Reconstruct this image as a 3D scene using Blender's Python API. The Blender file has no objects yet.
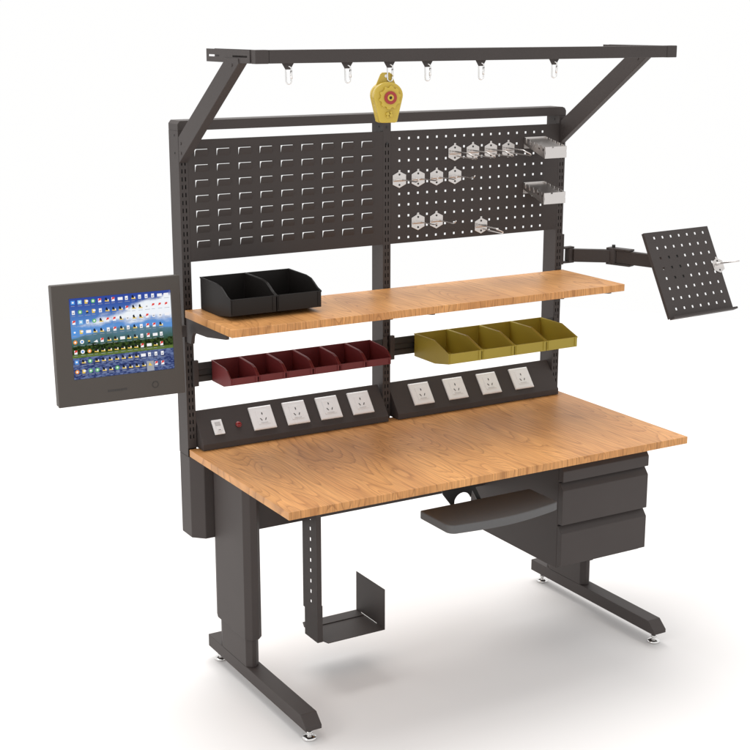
import bpy, bmesh, math, random
from mathutils import Vector, Matrix

random.seed(4)
S = bpy.context.scene
COL = S.collection
R = math.radians

# ------------------------------------------------------------------ camera
cd = bpy.data.cameras.new('camera')
cam = bpy.data.objects.new('camera', cd)
COL.objects.link(cam)
S.camera = cam
cd.sensor_width = 36.0
cd.lens = 1416.17 / 750 * 36.0
cd.clip_end = 500
cam.location = (-1.7164, -4.1087, 2.0917)
cam.rotation_euler = (R(90 - 13.9891), 0, R(-30.4741))
S.render.resolution_x = 1024
S.render.resolution_y = 1024

# ------------------------------------------------------------------ studio light
w = bpy.data.worlds.new('World')
S.world = w
w.use_nodes = True
bg = w.node_tree.nodes['Background']
bg.inputs['Color'].default_value = (1.0, 0.998, 0.994, 1)
bg.inputs['Strength'].default_value = 1.0


def area(name, loc, target, size, power, color=(1, 1, 1)):
    l = bpy.data.lights.new(name, 'AREA')
    l.shape = 'DISK'
    l.size = size
    l.energy = power
    l.color = color
    o = bpy.data.objects.new(name, l)
    COL.objects.link(o)
    o.location = loc
    d = Vector(target) - Vector(loc)
    o.rotation_euler = d.to_track_quat('-Z', 'Y').to_euler()
    return o


area('softbox', (0.7, 2.9, 8.5), (0.7, 0.1, 0.0), 8.0, 700, (1.0, 0.985, 0.965))
area('side_softbox', (-4.6, -1.2, 3.2), (0.4, -0.2, 1.1), 1.8, 40, (1.0, 0.985, 0.965))

S.view_settings.view_transform = 'Standard'
S.view_settings.look = 'None'
S.view_settings.exposure = 0
S.view_settings.gamma = 1
S.cycles.max_bounces = 8


# ------------------------------------------------------------------ materials
def mat(name, color, rough=0.5, metal=0.0, bump=0.0, bump_scale=900, spec=0.5, var=0.0, coat=0.0):
    m = bpy.data.materials.new(name)
    m.use_nodes = True
    nt = m.node_tree
    b = nt.nodes['Principled BSDF']
    b.inputs['Base Color'].default_value = (*color, 1)
    b.inputs['Roughness'].default_value = rough
    b.inputs['Metallic'].default_value = metal
    b.inputs['Specular IOR Level'].default_value = spec
    b.inputs['Coat Weight'].default_value = coat
    tc = nt.nodes.new('ShaderNodeTexCoord')
    if bump:
        n = nt.nodes.new('ShaderNodeTexNoise')
        n.inputs['Scale'].default_value = bump_scale
        n.inputs['Detail'].default_value = 2
        nt.links.new(tc.outputs['Object'], n.inputs['Vector'])
        bp = nt.nodes.new('ShaderNodeBump')
        bp.inputs['Strength'].default_value = bump
        bp.inputs['Distance'].default_value = 0.001
        nt.links.new(n.outputs['Fac'], bp.inputs['Height'])
        nt.links.new(bp.outputs['Normal'], b.inputs['Normal'])
    if var:
        n2 = nt.nodes.new('ShaderNodeTexNoise')
        n2.inputs['Scale'].default_value = 7
        n2.inputs['Detail'].default_value = 4
        nt.links.new(tc.outputs['Object'], n2.inputs['Vector'])
        mr = nt.nodes.new('ShaderNodeMapRange')
        mr.inputs['From Min'].default_value = 0.3
        mr.inputs['From Max'].default_value = 0.7
        mr.inputs['To Min'].default_value = 1 - var
        mr.inputs['To Max'].default_value = 1 + var
        nt.links.new(n2.outputs['Fac'], mr.inputs['Value'])
        mx = nt.nodes.new('ShaderNodeVectorMath')
        mx.operation = 'SCALE'
        mx.inputs[0].default_value = color
        nt.links.new(mr.outputs['Result'], mx.inputs['Scale'])
        nt.links.new(mx.outputs['Vector'], b.inputs['Base Color'])
    return m


POWDER = mat('grey_powder_coat', (0.0510, 0.0417, 0.0388), 0.55, spec=0.32, bump=0.12, bump_scale=1400, var=0.04)
POWDER2 = mat('grey_powder_coat_panel', (0.0490, 0.0400, 0.0372), 0.6, spec=0.3, bump=0.12, bump_scale=1400, var=0.04)
RAILM = mat('black_rail', (0.018, 0.017, 0.016), 0.5, bump=0.1)
BLACKP = mat('black_plastic', (0.0105, 0.0085, 0.0075), 0.5, spec=0.3, bump=0.15, bump_scale=700)
REDP = mat('dark_red_plastic', (0.142, 0.020, 0.021), 0.45, spec=0.35, bump=0.1, bump_scale=700, var=0.05)
YELP = mat('olive_yellow_plastic', (0.38, 0.305, 0.040), 0.45, spec=0.35, bump=0.1, bump_scale=700, var=0.05)
BALY = mat('yellow_lacquer', (0.53, 0.375, 0.042), 0.35, coat=0.15, var=0.04)
REDL = mat('red_lacquer', (0.33, 0.016, 0.014), 0.3, coat=0.3)
STEEL = mat('zinc_plated_steel', (0.64, 0.61, 0.59), 0.34, metal=1.0, bump=0.2, bump_scale=300)
CHROME = mat('chrome', (0.78, 0.77, 0.76), 0.12, metal=1.0)
WHITEP = mat('white_plastic', (0.86, 0.855, 0.85), 0.35, bump=0.05)
GREYP = mat('pale_grey_plastic', (0.55, 0.54, 0.53), 0.4)
HOLE = mat('dark_socket_hole', (0.03, 0.028, 0.026), 0.7)
CASE = mat('monitor_casing', (0.068, 0.058, 0.050), 0.5, spec=0.35, bump=0.12, bump_scale=1300)
CASE2 = mat('monitor_emboss', (0.035, 0.031, 0.028), 0.5)
KBM = mat('keyboard_tray_plastic', (0.112, 0.110, 0.110), 0.55, spec=0.25, bump=0.2, bump_scale=900)
REDI = mat('red_indicator_lens', (0.21, 0.010, 0.009), 0.3, coat=0.3)
FLOORM = mat('white_studio_floor', (0.80, 0.783, 0.776), 0.6, spec=0.2)


def wood(name, ox):
    m = bpy.data.materials.new(name)
    m.use_nodes = True
    nt = m.node_tree
    N, L = nt.nodes, nt.links
    b = N['Principled BSDF']
    tc = N.new('ShaderNodeTexCoord')
    # slow warp
    mp = N.new('ShaderNodeMapping')
    mp.inputs['Location'].default_value = (ox, ox * 0.37, 0)
    mp.inputs['Scale'].default_value = (6.6, 0.95, 1.2)
    L.new(tc.outputs['Object'], mp.inputs['Vector'])
    n1 = N.new('ShaderNodeTexNoise')
    n1.inputs['Scale'].default_value = 1.0
    n1.inputs['Detail'].default_value = 1.5
    n1.inputs['Roughness'].default_value = 0.4
    n1.inputs['Distortion'].default_value = 0.35
    L.new(mp.outputs['Vector'], n1.inputs['Vector'])
    mul = N.new('ShaderNodeMath'); mul.operation = 'MULTIPLY'
    mul.inputs[1].default_value = 30.0
    L.new(n1.outputs['Fac'], mul.inputs[0])
    # small wobble of the growth lines
    mpw = N.new('ShaderNodeMapping')
    mpw.inputs['Scale'].default_value = (45, 5, 6)
    L.new(tc.outputs['Object'], mpw.inputs['Vector'])
    nw = N.new('ShaderNodeTexNoise')
    nw.inputs['Scale'].default_value = 1.0
    nw.inputs['Detail'].default_value = 3
    L.new(mpw.outputs['Vector'], nw.inputs['Vector'])
    mw = N.new('ShaderNodeMath'); mw.operation = 'MULTIPLY_ADD'
    mw.inputs[1].default_value = 0.75
    L.new(nw.outputs['Fac'], mw.inputs[0])
    L.new(mul.outputs[0], mw.inputs[2])
    fr = N.new('ShaderNodeMath'); fr.operation = 'FRACT'
    L.new(mw.outputs[0], fr.inputs[0])
    rp = N.new('ShaderNodeValToRGB')
    e = rp.color_ramp.elements
    e[0].position = 0.0; e[0].color = (0, 0, 0, 1)
    e[1].position = 1.0; e[1].color = (0, 0, 0, 1)
    for p, v in ((0.45, 0.05), (0.78, 0.30), (0.93, 1.0)):
        k = e.new(p); k.color = (v, v, v, 1)
    L.new(fr.outputs[0], rp.inputs['Fac'])
    # fibres along the depth of the board
    mpf = N.new('ShaderNodeMapping')
    mpf.inputs['Scale'].default_value = (330, 9, 14)
    L.new(tc.outputs['Object'], mpf.inputs['Vector'])
    nf = N.new('ShaderNodeTexNoise')
    nf.inputs['Scale'].default_value = 1.0
    nf.inputs['Detail'].default_value = 4
    L.new(mpf.outputs['Vector'], nf.inputs['Vector'])
    # broad tone patches
    mpb = N.new('ShaderNodeMapping')
    mpb.inputs['Location'].default_value = (ox + 3, 1, 0)
    mpb.inputs['Scale'].default_value = (9, 2.2, 2)
    L.new(tc.outputs['Object'], mpb.inputs['Vector'])
    nb = N.new('ShaderNodeTexNoise')
    nb.inputs['Scale'].default_value = 1.0
    nb.inputs['Detail'].default_value = 3
    L.new(mpb.outputs['Vector'], nb.inputs['Vector'])
    cr = N.new('ShaderNodeValToRGB')
    ce = cr.color_ramp.elements
    ce[0].position = 0.30; ce[0].color = (0.53, 0.243, 0.080, 1)
    ce[1].position = 0.70; ce[1].color = (0.69, 0.345, 0.122, 1)
    L.new(nb.outputs['Fac'], cr.inputs['Fac'])
    mx = N.new('ShaderNodeMixRGB'); mx.blend_type = 'MIX'
    mx.inputs['Color2'].default_value = (0.26, 0.095, 0.024, 1)
    L.new(cr.outputs['Color'], mx.inputs['Color1'])
    k1 = N.new('ShaderNodeMath'); k1.operation = 'MULTIPLY'; k1.inputs[1].default_value = 0.58
    L.new(rp.outputs['Color'], k1.inputs[0])
    L.new(k1.outputs[0], mx.inputs['Fac'])
    mrf = N.new('ShaderNodeMapRange')
    mrf.inputs['From Min'].default_value = 0.3
    mrf.inputs['From Max'].default_value = 0.7
    mrf.inputs['To Min'].default_value = 0.75
    mrf.inputs['To Max'].default_value = 1.17
    L.new(nf.outputs['Fac'], mrf.inputs['Value'])
    sc = N.new('ShaderNodeVectorMath'); sc.operation = 'SCALE'
    L.new(mx.outputs['Color'], sc.inputs[0])
    L.new(mrf.outputs['Result'], sc.inputs['Scale'])
    L.new(sc.outputs['Vector'], b.inputs['Base Color'])
    b.inputs['Roughness'].default_value = 0.42
    b.inputs['Specular IOR Level'].default_value = 0.36
    return m


WOOD = wood('cherry_veneer', 0.0)
WOOD2 = wood('cherry_veneer_shelf', 4.3)


# ------------------------------------------------------------------ mesh builder
class MB:
    def __init__(self):
        self.bm = bmesh.new()
        self.mats = []

    def mi(self, m):
        if m not in self.mats:
            self.mats.append(m)
        return self.mats.index(m)

    def face(self, vs, m):
        try:
            f = self.bm.faces.new(vs)
            f.material_index = self.mi(m)
            return f
        except ValueError:
            return None

    def hexa(self, p, m):
        v = [self.bm.verts.new(q) for q in p]
        for a in ((0, 3, 2, 1), (4, 5, 6, 7), (0, 1, 5, 4), (1, 2, 6, 5), (2, 3, 7, 6), (3, 0, 4, 7)):
            self.face([v[i] for i in a], m)
        return self

    def box(self, lo, hi, m):
        (a, b, c), (d, e, f) = lo, hi
        return self.hexa([(a, b, c), (d, b, c), (d, e, c), (a, e, c), (a, b, f), (d, b, f), (d, e, f), (a, e, f)], m)

    def prism(self, prof, axis, a, b, m):
        """prof: 2-D outline; axis 'x': (y,z), 'y': (x,z), 'z': (x,y)"""
        def p(u, v, t):
            return {'x': (t, u, v), 'y': (u, t, v), 'z': (u, v, t)}[axis]
        A = [self.bm.verts.new(p(u, v, a)) for u, v in prof]
        B = [self.bm.verts.new(p(u, v, b)) for u, v in prof]
        n = len(prof)
        self.face(A[::-1], m)
        self.face(B, m)
        for i in range(n):
            self.face([A[i], A[(i + 1) % n], B[(i + 1) % n], B[i]], m)
        return self

    def tube(self, pts, r, m, n=10, closed=False):
        pts = [Vector(p) for p in pts]
        k = len(pts)
        rings = []
        ref = None
        for i in range(k):
            if closed:
                t = (pts[(i + 1) % k] - pts[i - 1]).normalized()
            else:
                t = (pts[min(i + 1, k - 1)] - pts[max(i - 1, 0)]).normalized()
            if ref is None:
                ref = Vector((0, 0, 1)) if abs(t.z) < 0.9 else Vector((1, 0, 0))
            u = (ref - t * ref.dot(t)).normalized()
            ref = u
            v = t.cross(u)
            rr = r[i] if isinstance(r, (list, tuple)) else r
            rings.append([self.bm.verts.new(pts[i] + (u * math.cos(j * 2 * math.pi / n) + v * math.sin(j * 2 * math.pi / n)) * rr) for j in range(n)])
        for i in range(k if closed else k - 1):
            a, b = rings[i], rings[(i + 1) % k]
            for j in range(n):
                f = self.face([a[j], a[(j + 1) % n], b[(j + 1) % n], b[j]], m)
                if f: f.smooth = True
        if not closed:
            self.face(rings[0][::-1], m)
            self.face(rings[-1], m)
        return self

    def cyl(self, a, b, r, m, n=20, r2=None):
        return self.tube([a, b], [r, r if r2 is None else r2], m, n)

    def plate(self, x0, x1, z0, z1, y, th, holes, m, cuts=()):
        """plate in the XZ plane at y..y+th with rectangular through holes [(xa,xb,za,zb)]"""
        xs = sorted(set([x0, x1] + [round(h[0], 5) for h in holes] + [round(h[1], 5) for h in holes] + [round(c_, 5) for c_ in cuts]))
        zs = sorted(set([z0, z1] + [round(h[2], 5) for h in holes] + [round(h[3], 5) for h in holes]))
        ix = {x: i for i, x in enumerate(xs)}
        iz = {z: i for i, z in enumerate(zs)}
        hs = set()
        for a, b, c, d in holes:
            for i in range(ix[round(a, 5)], ix[round(b, 5)]):
                for j in range(iz[round(c, 5)], iz[round(d, 5)]):
                    hs.add((i, j))
        V = {}

        def v(i, j, k):
            if (i, j, k) not in V:
                V[i, j, k] = self.bm.verts.new((xs[i], y + (th if k else 0), zs[j]))
            return V[i, j, k]
        ni, nj = len(xs) - 1, len(zs) - 1
        solid = lambda i, j: 0 <= i < ni and 0 <= j < nj and (i, j) not in hs
        for i in range(ni):
            for j in range(nj):
                if not solid(i, j):
                    continue
                self.face([v(i, j, 0), v(i + 1, j, 0), v(i + 1, j + 1, 0), v(i, j + 1, 0)], m)
                self.face([v(i, j, 1), v(i, j + 1, 1), v(i + 1, j + 1, 1), v(i + 1, j, 1)], m)
                if not solid(i - 1, j): self.face([v(i, j, 0), v(i, j + 1, 0), v(i, j + 1, 1), v(i, j, 1)], m)
                if not solid(i + 1, j): self.face([v(i + 1, j, 0), v(i + 1, j, 1), v(i + 1, j + 1, 1), v(i + 1, j + 1, 0)], m)
                if not solid(i, j - 1): self.face([v(i, j, 0), v(i, j, 1), v(i + 1, j, 1), v(i + 1, j, 0)], m)
                if not solid(i, j + 1): self.face([v(i, j + 1, 0), v(i + 1, j + 1, 0), v(i + 1, j + 1, 1), v(i, j + 1, 1)], m)
        return self

    def xf(self, M):
        bmesh.ops.transform(self.bm, matrix=M, verts=self.bm.verts)
        return self

    def build(self, name, parent=None, bevel=0.0, origin=(0, 0, 0), seg=2, smooth=False):
        """origin: world point used as the object's origin; the mesh is given in world coordinates"""
        me = bpy.data.meshes.new(name)
        bmesh.ops.recalc_face_normals(self.bm, faces=self.bm.faces)
        bmesh.ops.translate(self.bm, verts=self.bm.verts, vec=-Vector(origin))
        self.bm.to_mesh(me)
        self.bm.free()
        for m in self.mats:
            me.materials.append(m)
        o = bpy.data.objects.new(name, me)
        COL.objects.link(o)
        if smooth:
            for p in me.polygons: p.use_smooth = True
        if bevel:
            md = o.modifiers.new('soft_edges', 'BEVEL')
            md.width = bevel
            md.segments = seg
            md.limit_method = 'ANGLE'
            md.angle_limit = R(35)
            md.harden_normals = False
        if parent is None:
            o.location = origin
        else:
            o.parent = parent
            base = parent['_o'] if '_o' in parent else (0, 0, 0)
            o.location = Vector(origin) - Vector(base)
        o['_o'] = list(origin)
        return o


def thing(name, label, cat, loc=(0, 0, 0), group=None, rot=None):
    o = bpy.data.objects.new(name, None)
    COL.objects.link(o)
    o.location = loc
    o.empty_display_size = 0.05
    o['label'] = label
    o['category'] = cat
    o['_o'] = list(loc)
    if group: o['group'] = group
    if rot: o.rotation_euler = rot
    return o


def local(name):
    """parent whose children are built in local coordinates"""
    name['_o'] = [0, 0, 0]
    return name


def tag(o, label, cat, group=None):
    o['label'] = label
    o['category'] = cat
    if group: o['group'] = group
    return o


def copy_thing(src, loc, label):
    c = src.copy()
    COL.objects.link(c)
    c.location = loc
    c['label'] = label
    for ch in list(src.children):
        d = ch.copy()
        COL.objects.link(d)
        d.parent = c
        for g in list(ch.children):
            h = g.copy()
            COL.objects.link(h)
            h.parent = d
    return c


# ------------------------------------------------------------------ floor
Z0 = -0.02
W = 1.5
mb = MB()
NF = 96
mb.prism([(0.7 + 6.0 * math.cos(2 * math.pi * k / NF), 6.0 * math.sin(2 * math.pi * k / NF)) for k in range(NF)], 'z', Z0 - 0.03, Z0, FLOORM)
fl = mb.build('floor')
fl['kind'] = 'structure'

# ------------------------------------------------------------------ the workbench
bench = thing('workbench', 'dark grey metal workbench with cherry wood top, shelf, perforated back panels and overhead rail', 'workbench')
ZD, TT = 0.743, 0.0242

MB().box((0, -0.711, ZD - TT), (W, 0.0 - 0.002, ZD), WOOD).build('tabletop', bench, 0.0012)

# uprights: channel with a slotted front face
PX = (-0.003, 0.733, 1.470)
PW = 0.030


def upright(x0, zb, zt, deep):
    mb = MB()
    x1 = x0 + PW
    holes = []
    z = ZD + 0.035
    while z < 1.70:
        for xc in (x0 + 0.0095, x0 + 0.0205):
            holes.append((xc - 0.0019, xc + 0.0019, z, z + 0.0135))
        z += 0.0245
    mb.plate(x0, x1, ZD + 0.003, zt - 0.0308, 0.0, 0.002, holes, POWDER)
    face = mb
    mb = MB()
    d0, d1, zz_ = 0.0023, deep, zt - 0.0308
    prof = [(x0, d0), (x0, d1), (x1, d1), (x1, d0), (x1 - 0.002, d0), (x1 - 0.002, d1 - 0.002), (x0 + 0.002, d1 - 0.002), (x0 + 0.002, d0)]
    mb.prism(prof, 'z', ZD - TT, zz_, POWDER)
    u = mb.build('upright', bench)
    face.build('slotted_face', u)
    MB().box((x0 + 0.0022, 0.014, ZD - TT), (x1 - 0.0022, 0.016, zz_ - 0.001), RAILM).build('backing_strip', u)
    mb = MB()
    prof = [(x0 + 0.0, deep - 0.001), (x0 + 0.0, -0.006), (x0 + 0.035, -0.041), (x0 + 0.078, -0.041), (x0 + 0.078, deep - 0.001)]
    if x0 > 1:
        prof = [(2 * x0 + PW - a, b) for a, b in prof]
    mb.prism(prof, 'z', zb - 0.002, ZD - TT - 0.0008, POWDER)
    mb.build('mounting_post', u, 0.002)
    for zz in (zt - 0.045, zt - 0.1):
        MB().cyl((x0 + 0.015, -0.0002, zz), (x0 + 0.015, -0.0022, zz), 0.004, RAILM, 14).build('screw', u)
        MB().cyl((x0 - 0.0002, 0.03, zz), (x0 - 0.0015, 0.03, zz), 0.003, RAILM, 14).build('screw', u)
    return u


for x in PX:
    upright(x, 0.443 if x != PX[1] else 0.56, 1.797, 0.074)

# top rail: box beam with rounded ends bent down to the posts
mb = MB()
zt = 1.797
x0, x1 = PX[0], PX[2] + PW
prof = [(x0, zt - 0.0305), (x0, zt - 0.010), (x0 + 0.008, zt),
        (x1 - 0.016, zt), (x1 - 0.006, zt - 0.004), (x1, zt - 0.014), (x1, zt - 0.0305)]
mb.prism(prof, 'y', 0.001, 0.074, POWDER)
mb.build('top_rail', bench, 0.0008)

# louvered panel (left)
mb = MB()
pz0, pz1 = 1.357, 1.7375
hs = []
for i in range(9):
    for j in range(7):
        xa = 0.0505 + 0.0749 * i
        zb_ = 1.7085 - 0.0478 * j
        hs.append((xa, xa + 0.044, zb_ - 0.023, zb_))
pxa, pxb = PX[0] + PW + 0.0005, PX[1] - 0.0005
LG = 0.0007
mb.plate(pxa, pxb, pz0, pz1, 0.0, 0.0015, hs, POWDER2, cuts=[h[0] + LG for h in hs])
for xa, xb, za, zb_ in hs:
    # a tongue that leans out of the slot, joined to the sheet along its lower edge
    t1 = zb_ - 0.0011
    n = 7
    rows_ = []
    for k in range(n + 1):
        f = k / n
        y = -0.0050 * math.sin(f * math.pi * 0.5)
        z = za + (t1 - za) * f
        cut = 0.004 * max(0, f - 0.8) / 0.2
        rows_.append([mb.bm.verts.new(p) for p in ((xa + LG + cut, y, z), (xb, y, z), (xb, y + 0.0015, z), (xa + LG + cut, y + 0.0015, z))])
    for k in range(n):
        A, B = rows_[k], rows_[k + 1]
        for q in range(4):
            mb.face([A[q], A[(q + 1) % 4], B[(q + 1) % 4], B[q]], POWDER2)
    mb.face(rows_[-1], POWDER2)
bmesh.ops.remove_doubles(mb.bm, verts=mb.bm.verts, dist=0.00004)
lp = mb.build('louvered_panel', bench)


def flanges(par):
    for xx in (pxa, pxb - 0.0015):
        MB().box((xx, 0.0017, pz0), (xx + 0.0015, 0.02, pz1), POWDER2).build('flange', par)
    for zz in (pz0, pz1 - 0.0015):
        MB().box((pxa + 0.002, 0.0017, zz), (pxb - 0.002, 0.008, zz + 0.0015), POWDER2).build('flange', par)


flanges(lp)

# perforated panel (right)
mb = MB()
hs = []
hh = 0.0038
for i in range(17):
    for j in range(10):
        xc = 0.797 + 0.03745 * i
        zc = 1.7125 - 0.0374 * j
        hs.append((xc - hh, xc + hh, zc - hh, zc + hh))
pxa, pxb = PX[1] + PW + 0.0005, PX[2] - 0.0005
mb.plate(pxa, pxb, pz0, pz1, 0.0, 0.0012, hs, POWDER2)
pp = mb.build('perforated_panel', bench)
flanges(pp)

# overhead gantry
BZ0, BZ1 = 1.9815, 2.018
for s, xa in ((0, 0.0), (1, 1.472)):
    xb = xa + 0.028
    t = 0.002
    mb = MB()
    if s == 0:
        # the outer wall carries slots, so it is a sheet of its own on an L profile
        prof = [(xa + t + 0.0002, BZ0), (xb, BZ0), (xb, BZ1), (xb - t, BZ1), (xb - t, BZ0 + t), (xa + t + 0.0002, BZ0 + t)]
    else:
        prof = [(xa, BZ0), (xb, BZ0), (xb, BZ1), (xb - t, BZ1), (xb - t, BZ0 + t), (xa + t, BZ0 + t), (xa + t, BZ1), (xa, BZ1)]
    mb.prism(prof, 'y', -0.516, -0.226, POWDER)
    oa = mb.build('overhead_arm', bench)
    if s == 0:
        mb = MB()
        mb.plate(-0.516, -0.226, BZ0, BZ1, 0, t, [(-0.50, -0.405, 1.9965, 2.002), (-0.315, -0.24, 1.9965, 2.002)], POWDER)
        mb.xf(Matrix(((0, 1, 0, xa), (1, 0, 0, 0), (0, 0, 1, 0), (0, 0, 0, 1))))
        mb.build('slotted_side', oa)
    # sloping brace
    mb = MB()
    prof = [(-0.001, 1.668), (-0.001, 1.748), (-0.352, BZ0 + 0.004), (-0.352, BZ0 + 0.012), (-0.445, BZ0 + 0.012), (-0.449, BZ0 - 0.001)]
    mb.prism(prof, 'x', xa - 0.003 if s == 0 else xa + 0.001, xb - 0.003, POWDER)
    br = mb.build('overhead_brace', bench, 0.0015)
    xs_ = xa - 0.003 if s == 0 else xa + 0.001
    for y, z in ((-0.02, 1.70), (-0.02, 1.73), (-0.405, 1.975)):
        MB().cyl((xs_ - 0.0018, y, z), (xs_ - 0.0001, y, z), 0.0045, POWDER, 14).build('bolt', br)
mb = MB()
mb.box((0.045, -0.545, BZ0), (1.475, -0.517, BZ1), POWDER)
rail = mb.build('overhead_rail', bench, 0.0015)
for a, b in ((0.003, 0.0444), (1.4756, 1.517)):
    MB().box((a, -0.5456, BZ0 - 0.0006), (b, -0.5164, BZ1 + 0.0006), POWDER).build('end_cap', rail, 0.002)
HX = (0.109, 0.297, 0.437, 0.566, 0.756, 1.030)
for x in HX:
    mb = MB()
    mb.prism([(x - 0.0185, BZ0 + 0.001), (x + 0.0185, BZ0 + 0.001), (x + 0.007, BZ0 - 0.017), (x - 0.007, BZ0 - 0.017)], 'y', -0.533, -0.529, POWDER)
    mb.build('hook_tab', rail)

# shelf on three brackets
sh = MB().box((-0.004, -0.362, 1.207 - TT), (1.497, -0.012, 1.207), WOOD2).build('shelf', bench, 0.0012)
for x in PX:
    mb = MB()
    prof = [(-0.003, 1.1815), (-0.003, 1.10), (-0.040, 1.102), (-0.047, 1.128), (-0.062, 1.143), (-0.10, 1.1445), (-0.164, 1.147), (-0.305, 1.166), (-0.305, 1.1815)]
    mb.prism(prof, 'x', x + 0.005, x + 0.017, POWDER)
    mb.build('shelf_bracket', sh, 0.001)

# rails for the hanging bins
for xa, xb in ((PX[0] + PW + 0.003, PX[1] - 0.003), (PX[1] + PW + 0.003, PX[2] - 0.003)):
    mb = MB()
    prof = [(0.002, 0.966), (-0.008, 0.966), (-0.008, 0.984), (-0.004, 0.988), (-0.004, 1.004), (-0.012, 1.008), (-0.012, 1.030), (-0.006, 1.030), (-0.006, 1.012), (0.002, 1.012)]
    mb.prism(prof, 'x', xa, xb, RAILM)
    r_ = mb.build('bin_rail', bench)
    for xc in (xa - 0.012, xb - 0.006):
        mb = MB()
        mb.box((xc, -0.0145, 0.954), (xc + 0.018, -0.0015 if xc < xa else -0.0130, 1.039), POWDER)
        mb.build('rail_bracket', r_, 0.001)

# sloped power strips with sockets
A0 = Vector((-0.047, 0.765)); A1 = Vector((0.029, 0.8605))     # (y,z) foot and head of the slope
SD = (A1 - A0).normalized()
SN = Vector((-SD.y, SD.x))                                       # outward (towards -y, up)


def onslope(x, s, d):
    p = A0 + SD * s + SN * d
    return (x, p.x, p.y)


def slab(mb, xa, xb, sa, sb, d0, d1, m):
    mb.hexa([onslope(xa, sa, d0), onslope(xb, sa, d0), onslope(xb, sb, d0), onslope(xa, sb, d0),
             onslope(xa, sa, d1), onslope(xb, sa, d1), onslope(xb, sb, d1), onslope(xa, sb, d1)], m)


def socket(x, s0, parent):
    mb = MB()
    wd = 0.0825
    prof = []
    # chamfered plate
    mb2 = mb
    pts0 = [(0, 0), (wd, 0), (wd, wd), (0, wd)]
    lo = [mb.bm.verts.new(onslope(x + u, s0 + v, 0.0006)) for u, v in pts0]
    md_ = [mb.bm.verts.new(onslope(x + u, s0 + v, 0.006)) for u, v in pts0]
    i = 0.004
    up = [mb.bm.verts.new(onslope(x + u, s0 + v, 0.0085)) for u, v in ((i, i), (wd - i, i), (wd - i, wd - i), (i, wd - i))]
    for a, b in ((lo, md_), (md_, up)):
        for k in range(4):
            mb.face([a[k], a[(k + 1) % 4], b[(k + 1) % 4], b[k]], WHITEP)
    mb.face(up, WHITEP)
    mb.face(lo[::-1], WHITEP)
    sk = mb.build('socket', parent, 0.0008)
    c = x + wd / 2
    mb = MB()
    slab(mb, c - 0.022, c + 0.022, s0 + 0.017, s0 + 0.066, 0.0087, 0.0096, WHITEP)
    mb.build('socket_insert', sk, 0.0006)
    m_ = s0 + wd / 2
    d = (0.0097, 0.0104)
    mb = MB()
    slab(mb, c - 0.0016, c + 0.0016, m_ + 0.009, m_ + 0.0165, *d, HOLE)
    mb.build('socket_hole', sk)
    for sg in (-1, 1):
        xo = c + sg * 0.0085
        p = [(-0.0012, -0.004), (0.0018, -0.004), (0.0012, 0.004), (-0.0018, 0.004)]
        sh_ = sg * 0.0022
        q = [(xo - 0.0014 - sh_, m_ - 0.0115), (xo + 0.0014 - sh_, m_ - 0.0115), (xo + 0.0014 + sh_, m_ - 0.0035), (xo - 0.0014 + sh_, m_ - 0.0035)]
        MB().hexa([onslope(u, v, d[0]) for u, v in q] + [onslope(u, v, d[1]) for u, v in q], HOLE).build('socket_hole', sk)
    mb = MB()
    slab(mb, c - 0.013, c + 0.013, m_ - 0.0205, m_ - 0.0192, d[0], d[1], GREYP)
    mb.build('printed_line', sk)
    return sk


for k, (xa, xb) in enumerate(((PX[0] + PW + 0.003, PX[1] - 0.004), (PX[1] + PW + 0.005, PX[2] - 0.002))):
    mb = MB()
    prof = [(0.034, ZD + 0.0015), (A0.x, ZD + 0.0015), (A0.x, A0.y), (A1.x, A1.y), (0.034, A1.y)]
    mb.prism(prof, 'x', xa, xb, POWDER)
    ps = mb.build('power_strip', bench, 0.0012)
    for x in ((0.219, 0.344, 0.470, 0.595) if k == 0 else (0.843, 0.988, 1.134, 1.279)):
        socket(x, 0.021, ps)
    if k == 0:
        mb = MB()
        slab(mb, 0.079, 0.115, 0.027, 0.079, 0.0006, 0.006, WHITEP)
        sw = mb.build('rocker_switch', ps, 0.0015)
        mb = MB()
        slab(mb, 0.088, 0.106, 0.037, 0.054, 0.0062, 0.010, WHITEP)
        mb.build('rocker', sw, 0.0006)
        mb = MB()
        slab(mb, 0.088, 0.106, 0.056, 0.070, 0.0062, 0.0075, GREYP)
        mb.build('switch_insert', sw)
        mb = MB()
        slab(mb, 0.093, 0.101, 0.040, 0.0415, 0.0102, 0.0106, HOLE)
        mb.build('switch_mark', sw)
        mb = MB()
        mb.tube([onslope(0.171, 0.052, q) for q in (0.0004, 0.004, 0.0042, 0.0075, 0.0085)], [0.0105, 0.0105, 0.0085, 0.0065, 0.003], REDI, 24)
        mb.build('indicator_lamp', ps, 0.0006)

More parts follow.
